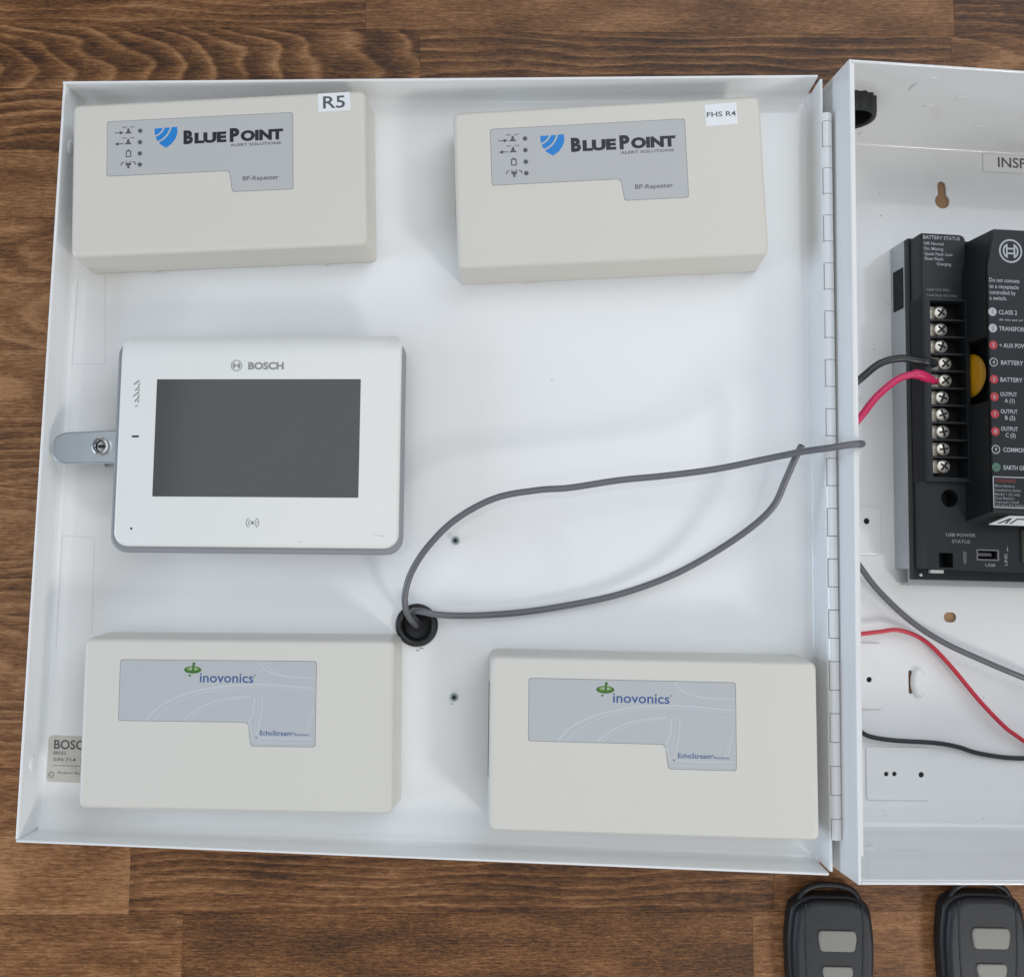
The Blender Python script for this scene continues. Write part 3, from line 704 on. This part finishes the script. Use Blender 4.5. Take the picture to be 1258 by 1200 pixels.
# raised mounting tabs on the back
def tab(x0, y0, x1, y1, hs, z=2.8):
    me = plate([rr(x0, y0, x1, y1, (2, 2.5, 2.5, 2), 5)] + hs, 1.2, z, .7, 3)
    return me
obj('mounting_tab', tab(30, -249.5, 59.4, -222.0, [circ(50.7, -230.1, 1.7)]), 'paint', cabinet, 40)
obj('mounting_tab', tab(30, -337.5, 59.2, -300.3, [circ(51.0, -320.9, 1.5)]), 'paint', cabinet, 40)
obj('mounting_tab', tab(48.8, -388.4, 86.6, -358.6, [circ(60.6, -373.7, 1.25), circ(65.4, -373.6, 1.25), circ(81.3, -373.9, 1.5)], 2.1), 'paint', cabinet, 40)
for x, y in ((50.7, -230.1), (51, -320.9), (60.6, -373.7), (65.4, -373.6), (81.3, -373.9)):
    obj('screw_hole_shade', flat([circ(x, y, 2.4)], 1.25), 'dark', cabinet)  # black disc laid in the hole to paint its shade
obj('tie_loop', lathe([(8.4, 0), (8.2, 1.2), (6.6, 2.6), (4.0, 3.2), (.01, 3.3)], 28, None, Matrix.Translation((80.6, -322.0, 1.2)) @ Matrix.Diagonal((.55, 1.05, 1, 1))), 'paint', cabinet, 60)
obj('oval_dish', lathe([(20, .0), (19, .12), (12, .55), (5.2, .55)], 36, None, Matrix.Translation((100.8, -284.5, 1.2))), 'paint', cabinet, 60).hide_render = False
bpy.data.objects.remove(bpy.data.objects['oval_dish'])
sp = MB()
for x, y, r_ in ((62, -32, .45), (62.5, -46, .55), (66, -100, .5), (57, -128, .5), (128, -60, .4), (116, -66, .4), (110, -20, .3), (120, -330, .4), (96, -343, .35), (60, -397, .5), (118, -398, .4)):
    sp.add([(x + r_ * math.cos(t), y + r_ * .7 * math.sin(t), 1.26) for t in (0, 1.1, 2.2, 3.3, 4.4, 5.4)], [(0, 1, 2, 3, 4, 5)])
obj('paint_speck', sp, 'ink_soft', cabinet, kind='stuff')
il = obj('sticker', plate([rr(127.6, -14.6, 215, -1.8 - TH, 1.2)], 1.2, 1.38), 'paint', cabinet)
obj('sticker_edge', flat([rr(127.3, -14.8, 215.2, -1.6 - TH, 1.2), rr(127.65, -14.5, 214.9, -1.9 - TH, 1.1)], 1.42), 'residue', il)
obj('lettering', text('INSPECTION', 137.0, -11.3, 52, 6.3, .1, 1.46), 'ink_grey', il)
# black conduit bushing in the corner of the top wall
mb = MB(); n = 64; prof = [(13.2, 0), (13.2, 8.6), (12.6, 10.2), (11.2, 10.4), (10.4, 9.4), (10.0, 0.3), (.01, .3)]
vs = []; fs = []
for k, (r_, z) in enumerate(prof):
    for i in range(n):
        q = r_ - (.9 if (k in (0, 1) and (i % 4) < 2) else 0); a = 2 * math.pi * i / n
        vs.append((q * math.cos(a), q * math.sin(a), z))
fs = [(k * n + i, k * n + (i + 1) % n, (k + 1) * n + (i + 1) % n, (k + 1) * n + i) for k in range(len(prof) - 1) for i in range(n)]
mb.add(vs, fs)
bu = obj('conduit_bushing', mb, 'rubber', None, 35, label='ribbed black conduit bushing on the inner wall in the cabinet corner above the hinge', category='bushing')
bu.matrix_world = in_mm(T @ Matrix.Translation((20.4, -TH, 49.5)) @ Matrix.Rotation(R(90), 4, 'X'))

# added board close under the cabinet, so the keyhole shows lit wood
k_ = math.tan(TILT)
bd = obj('added_board', loft([(x, y, -(400 - x) * k_ + .4) for x, y in ((24, -384), (330, -384), (330, -20), (24, -20))], [(x, y, -.35) for x, y in ((24, -384), (330, -384), (330, -20), (24, -20))]), 'board', None,
         label='added tan board under the cabinet, standing in for lit tabletop behind its keyhole', category='board')
bd.matrix_world = in_mm(T)

# ------------------------------------------------------------------ power supply module
ps = thing('power_supply', 'black power supply module with a ten screw terminal strip inside the cabinet', 'power supply', T)
X1 = 196.0
obj('bracket', box(68.0, -257.2, 1.3, X1 + 2, -66.5, 17).add(*(lambda m: (m.v, m.f))(box(70.4, -266.2, 10.5, X1 + 2, -257.3, 12.0))).add(*(lambda m: (m.v, m.f))(box(70.4, -266.4, 2.5, X1 + 2, -265.2, 10.4))), 'alu', ps)
obj('vent_slot_shade', box(67.6, -106, 4.5, 68.15, -82, 15), 'dark', ps)  # black prism on the bracket side, painting the shade of a recess
def prism(pts, z0, z1, bev=.5): return plate([pts], z0, z1, bev, 2)
hs = obj('housing', join([prism([(67.6, -263), (67.6, -66.8), (X1, -66.8), (X1, -263)], 17.05, 22, .4),
                          prism(rpoly([(68.3, -67.8), (68.3, -106), (94.5, -106), (94.5, -67.8)], [.8, .5, .5, 4]), 22.1, 34, .7),
                          plate([[(68.4, -209), (68.4, -256.8), (X1, -258.6), (X1, -209)], circ(81.9, -217.9, 4.9, 28), rr(75.2, -256, 83.2, -248, .3, 2), rr(97.0, -251.2, 109.2, -245.8, .3, 2), rr(123.4, -252.0, 141, -234.5, .4, 2)], 22.1, 34)]), 'black', ps, 30)
obj('deck_hole_shade', flat([[(72, -257), (145, -257), (145, -212), (72, -212)]], 24), 'dark', ps)  # black sheet painting the shade inside the deck openings
# raised central body with a notch on its left flank
def ring(z, pts): return [(x, y, z) for x, y in pts]
lowb = [(95.0, -71.6), (91.0, -92), (91.0, -131), (99.5, -131), (99.5, -166.5), (91.0, -166.5), (90.2, -232.8), (X1, -232.8), (X1, -71.6)]
lowt = [(97.0, -71.8), (93.0, -93), (93.0, -131), (101, -131), (101, -166.5), (93.0, -166.5), (93.0, -226.2), (X1, -226.2), (X1, -71.8)]
mb = loft(ring(22.05, lowb), ring(53.5, lowt))
mb = MB().add(mb.v, [f for f in mb.f if len(f) == 4])
capt = rpoly([(97.0, -71.8), (93.0, -93), (93.0, -226.2), (X1, -226.2), (X1, -71.8)], .4)
obj('upper_body', join([mb.mesh(), plate([capt], 53.5, 55.6, .5, 2)]), 'black', ps, 30)
ZT = 55.68
# terminal strip
obj('terminal_frame', join([plate([rr(68.0, -209.0, 93.6, -105.9, .4, 2), rr(71.0, -206.6, 91.4, -107.4, .3, 2)], 22.1, 37.0),
                            xf(loft([(63.9 - .2, -208.6, 30.0), (68.0, -208.6, 30.0), (68.0, -106.2, 30.0), (63.7, -106.2, 30.0)], [(67.2, -208.2, 36.8), (68.0, -208.2, 36.8), (68.0, -106.6, 36.8), (67.2, -106.6, 36.8)]).mesh(), Matrix.Translation((0, 0, 0)))]), 'black', ps, 30)
obj('terminal_floor', box(70.9, -206.7, 22.1, 91.5, -107.3, 27.5), 'black2', ps)
ty = [-113.2 - i * 9.66 for i in range(10)]
for i in range(11):
    y = ty[0] + 4.83 - i * 9.66
    if 0 < i < 10:
        obj('divider', loft([(71.0, y - .55, 27.4), (91.4, y - .55, 27.4), (91.4, y + .55, 27.4), (71.0, y + .55, 27.4)], [(71.0, y - .45, 35.2), (91.4, y - .45, 36.2), (91.4, y + .45, 36.2), (71.0, y + .45, 35.2)]), 'black', ps)
def screw_mesh(rot, dx):
    mb = lathe([(3.2, 29.4), (3.35, 31.2), (2.9, 32.6), (2.0, 33.1), (.01, 33.2)], 18, None, Matrix.Translation((dx + 1.0, 0, 0)))
    # saddle plate: three bent leaves
    m2 = Matrix.Translation((dx - 4.0, 0, 0))
    loft([(-2.2, -3.0, 28.9), (4.6, -3.0, 28.9), (4.6, 3.0, 28.9), (-2.2, 3.0, 28.9)], [(-2.4, -3.0, 31.6), (4.6, -3.0, 30.6), (4.6, 3.0, 30.6), (-2.4, 3.0, 31.6)], mb_ := MB())
    mb.add(mb_.v, mb_.f, m2)
    box(-2.9, -2.4, 28.9, -1.7, 2.4, 33.0, mb3 := MB()); mb.add(mb3.v, mb3.f, m2)
    return mb
def cross_mesh(rot, dx):
    m = MB(); box(-2.3, -.42, 33.0, 2.3, .42, 33.34, m); box(-.42, -2.0, 33.0, .42, 2.0, 33.3, m)
    return MB().add(m.v, m.f, Matrix.Translation((dx + 1.0, 0, 0)) @ Matrix.Rotation(rot, 4, 'Z'))
rn = random.Random(4)
scm = screw_mesh(0, 0).mesh('terminal_screw'); crm = cross_mesh(.6, 0).mesh('drive_recess_shade')
for i, y in enumerate(ty):
    dx = 78.2 + (2.0 if i in (3, 4) else 0)
    s_ = obj('terminal_screw', scm, 'brass', ps, 40); s_.location = (dx * S, y * S, -6 * S); s_.scale = (1.25, 1.22, 1.2)
    c_ = obj('drive_recess_shade', crm, 'dark', s_); c_.rotation_euler = (0, 0, 0)  # raised black cross painting the shade of the screw recess
    c_.matrix_parent_inverse = Matrix()
    c_.location = (1.0 * S, 0, 0); 
    c_.rotation_euler = (0, 0, rn.uniform(0, 1.5))
    off = Matrix.Rotation(c_.rotation_euler.z, 4, 'Z') @ Vector((1.0 * S, 0, 0)); c_.location = Vector((1.0 * S, 0, 0)) - off
    if i in (0, 9):
        obj('jumper_plate', box(72.0, y - 2.6, 27.5, 76.5, y + 2.0, 29.6), 'black', ps)
# amber disc component in the notch
dm = Matrix.Translation((96.0, -148.8, 32.5)) @ Matrix.Rotation(R(-82), 4, 'Y')
obj('amber_disc', lathe([(.01, -2.0), (9, -1.8), (11.6, -1.1), (12.4, 0), (11.6, 1.1), (9, 1.8), (.01, 2.0)], 36, None, dm), 'yellow', ps, 60)
obj('status_light', rdome(88.9, -253.5, 91.0, -246.8, .9, 33.0, 34.25, .2, 2), 'lamp_clear', ps, 40)
us = obj('usb_port', plate([rr(96.6, -251.6, 109.6, -245.4, .4, 2), rr(97.4, -250.8, 108.6, -246.2, .2, 2)], 24, 34.25), 'chrome', ps)
obj('usb_tongue', box(98.0, -249.2, 24, 107.0, -247.4, 31.5), 'ink_grey', us)
obj('network_port', plate([rr(123.0, -252.4, 141.4, -234.2, .5, 2), rr(126, -249.5, 138, -237, .3, 2)], 24, 36.5), 'button', ps)
obj('bottom_strip', box(76.0, -259.2, 22.0, 83.6, -257.4, 24.2), 'sticker', ps)
obj('screw_dot', lathe([(1.0, 22), (.9, 22.7), (.01, 23)], 14, None, Matrix.Translation((71.4, -260.2, 0))), 'alu', ps, 50)
zb = 34.08
obj('status_lettering', join([text('BATTERY STATUS', 69.6, -71.2, 21.5, 2.0, .12, zb), text('Off: Normal', 69.8, -74.6, 11.6, 1.7, .1, zb), text('On: Missing', 69.9, -77.6, 11.3, 1.7, .1, zb),
     text('Quick Flash: Low', 70.1, -80.6, 16.5, 1.7, .1, zb), text('Slow Flash:', 70.1, -83.4, 11.3, 1.7, .1, zb), text('Charging', 77.2, -86.2, 8.4, 1.7, .1, zb)]), 'white_ink', ps)
obj('load_lettering', join([text('Load 13.2 VDC', 71, -101.0, 13.5, 1.35, .05, zb), text('Load Shed 10.2 VDC', 71, -104.2, 18, 1.35, .05, zb)]), 'dim_ink', ps)
obj('usb_lettering', join([text('USB POWER', 79.4, -238.8, 17.0, 1.7, .1, 34.08), text('STATUS', 82.8, -242.4, 10.4, 1.7, .1, 34.08), text('USB', 101.6, -254.8, 5.8, 1.5, .1, 34.08), text('LINK', 114.4, -254.0, 6.8, 1.8, .1, 34.08, rot=90), flat([[(114.2, -246), (115, -246), (114.6, -243)]], 34.08)]), 'dim_ink', ps)
obj('emblem', join(emblem2(106.2, -83.8, 6.6, ZT)), 'white_ink', ps)
tx = [text(s_, 93.6, y, w_, 2.25, .07, ZT) for s_, y, w_ in (('Do not connect', -101.4, 17.2), ('to a receptacle', -104.9, 16.6), ('controlled by', -108.2, 14.8), ('a switch.', -111.4, 9.8))]
rows = [('CLASS 2', -118.0, '1', 'w'), ('TRANSFORMER', -127.0, '2', 'w'), ('+ AUX POWER', -136.2, '3', 'r'), ('BATTERY −', -145.6, '4', 'o'), ('BATTERY +', -154.9, '5', 'r'),
        ('OUTPUT', -164.4, '6', 'r'), ('OUTPUT', -173.7, '7', 'r'), ('OUTPUT', -183.1, '8', 'r'), ('COMMON', -192.8, '9', 'o'), ('EARTH GROUND', -202.3, '10', 'g')]
grp = {'w': [], 'r': [], 'o': [], 'g': []}; dig_dark = []; dig_light = []
for s_, y, d, k in rows:
    cx = 95.0
    if k == 'o': grp['o'].append(flat([circ(cx, y, 2.35, 24), circ(cx, y, 1.9, 24)], ZT))
    else: grp[k].append(flat([circ(cx, y, 2.35, 24)], ZT))
    g_ = text(d, cx, y - 1.0, None, 2.0, .1, ZT + .06, 'C')
    (dig_light if k in 'ro' else dig_dark).append(g_)
    wl = {'CLASS 2': 10.4, 'TRANSFORMER': 19.6, '+ AUX POWER': 18.0, 'BATTERY −': 14.8, 'BATTERY +': 14.8, 'OUTPUT': 9.4, 'COMMON': 12.6, 'EARTH GROUND': 20.}[s_]
    x0 = 98.2 + (.9 if k in 'og' else .3)
    if s_ == 'OUTPUT':
        tx.append(text('OUTPUT', 98.2, y + .5, wl, 2.2, .14, ZT)); tx.append(text({'6': 'A (1)', '7': 'B (2)', '8': 'C (3)'}[d], 100.6, y - 2.9, 5.6, 2.2, .14, ZT))
    else: tx.append(text(s_, x0, y - 1.15, wl, 2.35, .14, ZT))
tx.append(text('do not use w/ AC', 98.8, -122.6, 17, 1.3, .05, ZT))
obj('terminal_lettering', join(tx), 'white_ink', ps)
obj('number_disc', join(grp['w']), 'white_ink', ps); obj('number_disc', join(grp['r']), 'red_ink', ps); obj('number_ring', join(grp['o']), 'white_ink', ps); obj('number_disc', join(grp['g']), 'green_ink', ps)
obj('number', join(dig_dark), 'ink_grey', ps); obj('number', join(dig_light), 'white_ink', ps)
obj('warning_frame', flat([[(92.9, -223.9), (160, -223.9), (160, -207.2), (92.9, -207.2)], [(93.4, -223.4), (159.5, -223.4), (159.5, -207.7), (93.4, -207.7)]], ZT), 'white_ink', ps)
obj('warning_header', join([text('WARNING', 94.2, -210.4, 11.5, 1.9, .3, ZT)]), 'warn_ink', ps)
obj('warning_lettering', join([text(s_, 94.0, y, None, 1.45, .04, ZT) for s_, y in (('Multi-Battery', -212.9), ('Installation notes:', -215.1), ('Model 1 (2) only', -217.3), ('Dual Battery', -219.4), ('Improper install', -221.4), ('can be a fire hazard', -223.1))]), 'dim_ink', ps)
bdg = obj('badge', xf(plate([rpoly([(0, 0), (30, 0), (30, 8.2), (7.2, 8.2)], [.3, .3, .3, 1.2])], 0, .5), Matrix.Translation((98.2, -231.9, 42.8)) @ Matrix.Rotation(R(56), 4, 'X')), 'sticker', ps)
obj('badge_print', xf(join([flat([[(3.8, 1.4), (8.2, 6.4), (10.0, 6.4), (9.4, 1.4), (8.2, 1.4), (8.2, 4.2), (5.6, 1.4)]], .6), flat([[(10.6, 1.4), (12.6, 6.4), (20, 6.4), (20, 5.2), (13.4, 5.2), (12.0, 1.4)]], .6)]), Matrix.Translation((98.2, -231.9, 42.8)) @ Matrix.Rotation(R(56), 4, 'X')), 'ink_grey', bdg)

# ------------------------------------------------------------------ cables and wires (points in the cabinet frame)
def wire(name, pts, rad, m, label, cat, group=None, ends=None, rfn=None, k=8):
    o = obj(name, tube(pts, rad, 14, k, rfn=rfn), m, None, 60)
    me = o.data; c = Vector(pts[0]) * S; me.transform(Matrix.Translation(-c))
    o.matrix_world = in_mm(T @ Matrix.Translation(pts[0])); o['label'] = label; o['category'] = cat
    if group: o['group'] = group
    return o
C1 = [(-208.4, -296.3, 17.5), (-211.3, -292.7, 27.2), (-214.1, -289.0, 32.9), (-216.0, -283.8, 36.7), (-216.3, -276.5, 39.7), (-213.3, -265.5, 43.1), (-205.4, -252.4, 47.2), (-191.8, -238.3, 51.0), (-172.3, -227.1, 54.6), (-151.0, -222.5, 57.3), (-134.7, -220.9, 59.5), (-110.1, -216.5, 61.7), (-85.7, -213.5, 64.9), (-61.8, -209.8, 69.1), (-39.3, -204.8, 76.1), (-24.0, -201.5, 84.1), (-12.5, -199.9, 90.7)]
C1b = [(-3.0, -198.2, 92.6), (1.2, -197.6, 92.4), (3.9, -197.3, 89.5), (4.6, -197.6, 82), (4.8, -200, 60), (7.5, -208, 32), (16, -223, 14), (28, -239, 10), (40.8, -254.8, 10.5), (52.4, -269.6, 11), (71.3, -286.5, 11), (90.4, -298.1, 11), (114.2, -308.2, 11), (137.4, -317.0, 11), (170, -328, 9), (205, -335, 5)]
C2 = [(-207.6, -293.7, 17.6), (-212.3, -289.0, 25.1), (-212.0, -286.6, 30.2), (-207.8, -286.3, 33.7), (-198.0, -287.8, 34.0), (-180.8, -287.8, 34.2), (-155.3, -285.4, 36.6), (-130.1, -280.8, 39.9), (-105.2, -274.6, 44.2), (-80.8, -265.0, 49.4), (-61.2, -253.6, 55.0), (-42.5, -239.4, 62.5), (-31.9, -227.7, 67.9), (-27.4, -214.7, 72.6), (-24.6, -205.5, 76.0), (-21.8, -197.6, 79.4)]
GC = 'grey cables coming out of the door grommet'
wire('grey_cable', C1 + C1b, 1.72, 'cable', 'long grey cable arching from the grommet over the hinge into the cabinet', 'cable', GC)
c2 = wire('grey_cable', C2, 1.72, 'cable', 'shorter grey cable whose cut end curls up under the other cable near the hinge', 'cable', GC)
d_ = (Vector(C2[-1]) - Vector(C2[-2])).normalized()
obj('cut_end', tube([Vector(C2[-1]) - Vector(C2[0]) + d_ * .0, Vector(C2[-1]) - Vector(C2[0]) + d_ * .25], 1.3, 10, sm=False), 'dark', c2)
wire('black_wire', [(9, -172, 22), (16, -164.5, 30), (28.5, -155.3, 36), (40.5, -145.2, 38), (51.8, -141.7, 38.5), (60.8, -142.3, 38.5), (68.5, -142.6, 37), (73.5, -142.3, 33.5), (77.5, -142.2, 31.2)], 2.05, 'wire_black', 'black wire entering the terminal strip just above the red one', 'wire', None,
     rfn=lambda t: 1.0 if t < .72 else (1.25 if t < .93 else .7))
wire('red_wire', [(9, -206, 18), (18, -192, 28), (29.5, -176.1, 36), (39.0, -163.4, 38), (50.5, -153.6, 39), (60.0, -150.4, 39.5), (66.5, -151.2, 38), (72.0, -152.2, 34), (77.5, -152.2, 31.2)], 2.0, 'wire_pink', 'thick pinkish red wire clamped in the terminal strip below the black one', 'wire', None,
     rfn=lambda t: 1.0 if t < .62 else (1.35 if t < .90 else .8))
wire('red_wire', [(6, -297, 20), (22, -296.5, 13), (40.3, -295.0, 9), (54.6, -293.3, 8), (66.8, -292.2, 7.5), (81.4, -297.6, 7), (95.4, -310.2, 7), (114.0, -331.4, 7), (128.0, -345.2, 7), (136.4, -350.9, 6), (160, -366, 4)], 1.25, 'wire_red', 'thin red wire arching over the cabinet floor past the raised tabs', 'wire')
wire('black_wire', [(8, -326, 30), (22, -336, 12), (33, -343.5, 6.5), (41.7, -348.1, 5.4), (49.0, -352.1, 5.4), (63.2, -354.2, 5.4), (87.0, -355.3, 5.4), (101.4, -357.5, 4.5), (115.7, -361.4, 3.5), (138.8, -363.8, 3.2), (170, -362, 3.0)], 1.35, 'wire_black', 'thin black wire crossing the cabinet floor above the three hole tab', 'wire')

# ------------------------------------------------------------------ key fobs on the table
def fob_outline(i=0., w=25.2, top=0., bot=-92.):
    pts = [(-w * .52, top), (-w * .90, -5), (-w, -24), (-w * .96, -48), (-w * .80, -72), (-w * .42, bot), (w * .42, bot), (w * .80, -72), (w * .96, -48), (w, -24), (w * .90, -5), (w * .52, top)]
    base = [Vector(p) for p in rpoly(pts, [7, 6, 8, 8, 8, 12, 12, 8, 8, 8, 6, 7], 4)]
    if not i: return [tuple(p) for p in base]
    c = Vector((0, (top + bot) / 2)); fx = 1 - i / w; fy = 1 - 2 * i / (top - bot)
    return [(c.x + (p.x - c.x) * fx, c.y + (p.y - c.y) * fy) for p in base]
fob = thing('key_fob', 'charcoal remote key fob whose loop shows under the corner of the open door', 'key fob', Matrix.Translation((33.4, -445.2, 0)), 'charcoal key fobs lying on the table below the cabinet')
obj('lower_case', dome(lambda i: fob_outline(i), 0.1, 8.4, 2.2, 4), 'fob_edge', fob, 50)
obj('upper_case', dome(lambda i: fob_outline(i + 1.6), 8.4, 12.6, 3.0, 5), 'fob', fob, 50)
def strip(s):
    ps_ = [(s * 16.2, -3.5), (s * 16.6, -20), (s * 16.0, -40), (s * 14.0, -62), (s * 9, -82)]
    return tube([(x, y, 12.45) for x, y in ps_], .55, 8, 6)
for s in (-1, 1): obj('ridge', strip(s), 'fob', fob, 60)
for (x0, x1, xt0, xt1, y0, y1) in ((-8.2, 11.4, -9.4, 12.6, -29.2, -17.8), (-5.6, 9.0, -7.2, 10.4, -46.2, -37.4), (-4.6, 8.0, -5.8, 9.2, -61, -53)):
    pts = [(x0, y0), (x1, y0), (xt1, (y0 + y1) / 2 + 1.5), (xt1 - .6, y1), (xt0 + .6, y1), (xt0, (y0 + y1) / 2 + 1.5)]
    cc = Vector((sum(p[0] for p in pts) / 6, (y0 + y1) / 2))
    def ol(i, pts=pts, cc=cc):
        sc_ = lambda p: tuple(Vector(p) + (cc - Vector(p)).normalized() * i * 1.2)
        return rpoly([sc_(p) for p in pts], [2, 2, .8, 2, 2, .8])
    obj('button_recess', flat([ol(-.75)], 12.66), 'fob_edge', fob)
    obj('button', dome(ol, 12.0, 13.6, .7, 3), 'button', fob, 50)
obj('arrow_mark', flat([[(-11.2, -9.6), (-8.6, -9.6), (-9.9, -7.6)], [(-10.7, -9.3), (-9.1, -9.3), (-9.9, -8.1)]], 12.68), 'fob_edge', fob)
obj('key_loop', tube([(-18.5, -6, 5.5), (-14.5, 1.2, 5.5), (-8.5, 4.2, 5.5), (0, 5.0, 5.5), (8.5, 4.0, 5.5), (14.5, 1.0, 5.5), (18.5, -6, 5.5)], 1.8, 10, 6), 'fob_edge', fob, 60)
f2 = copy_tree(fob); f2.matrix_world = in_mm(Matrix.Translation((121.6, -442.0, 0)))
f2['label'] = 'charcoal remote key fob with its top tucked beneath the deep cabinet wall'
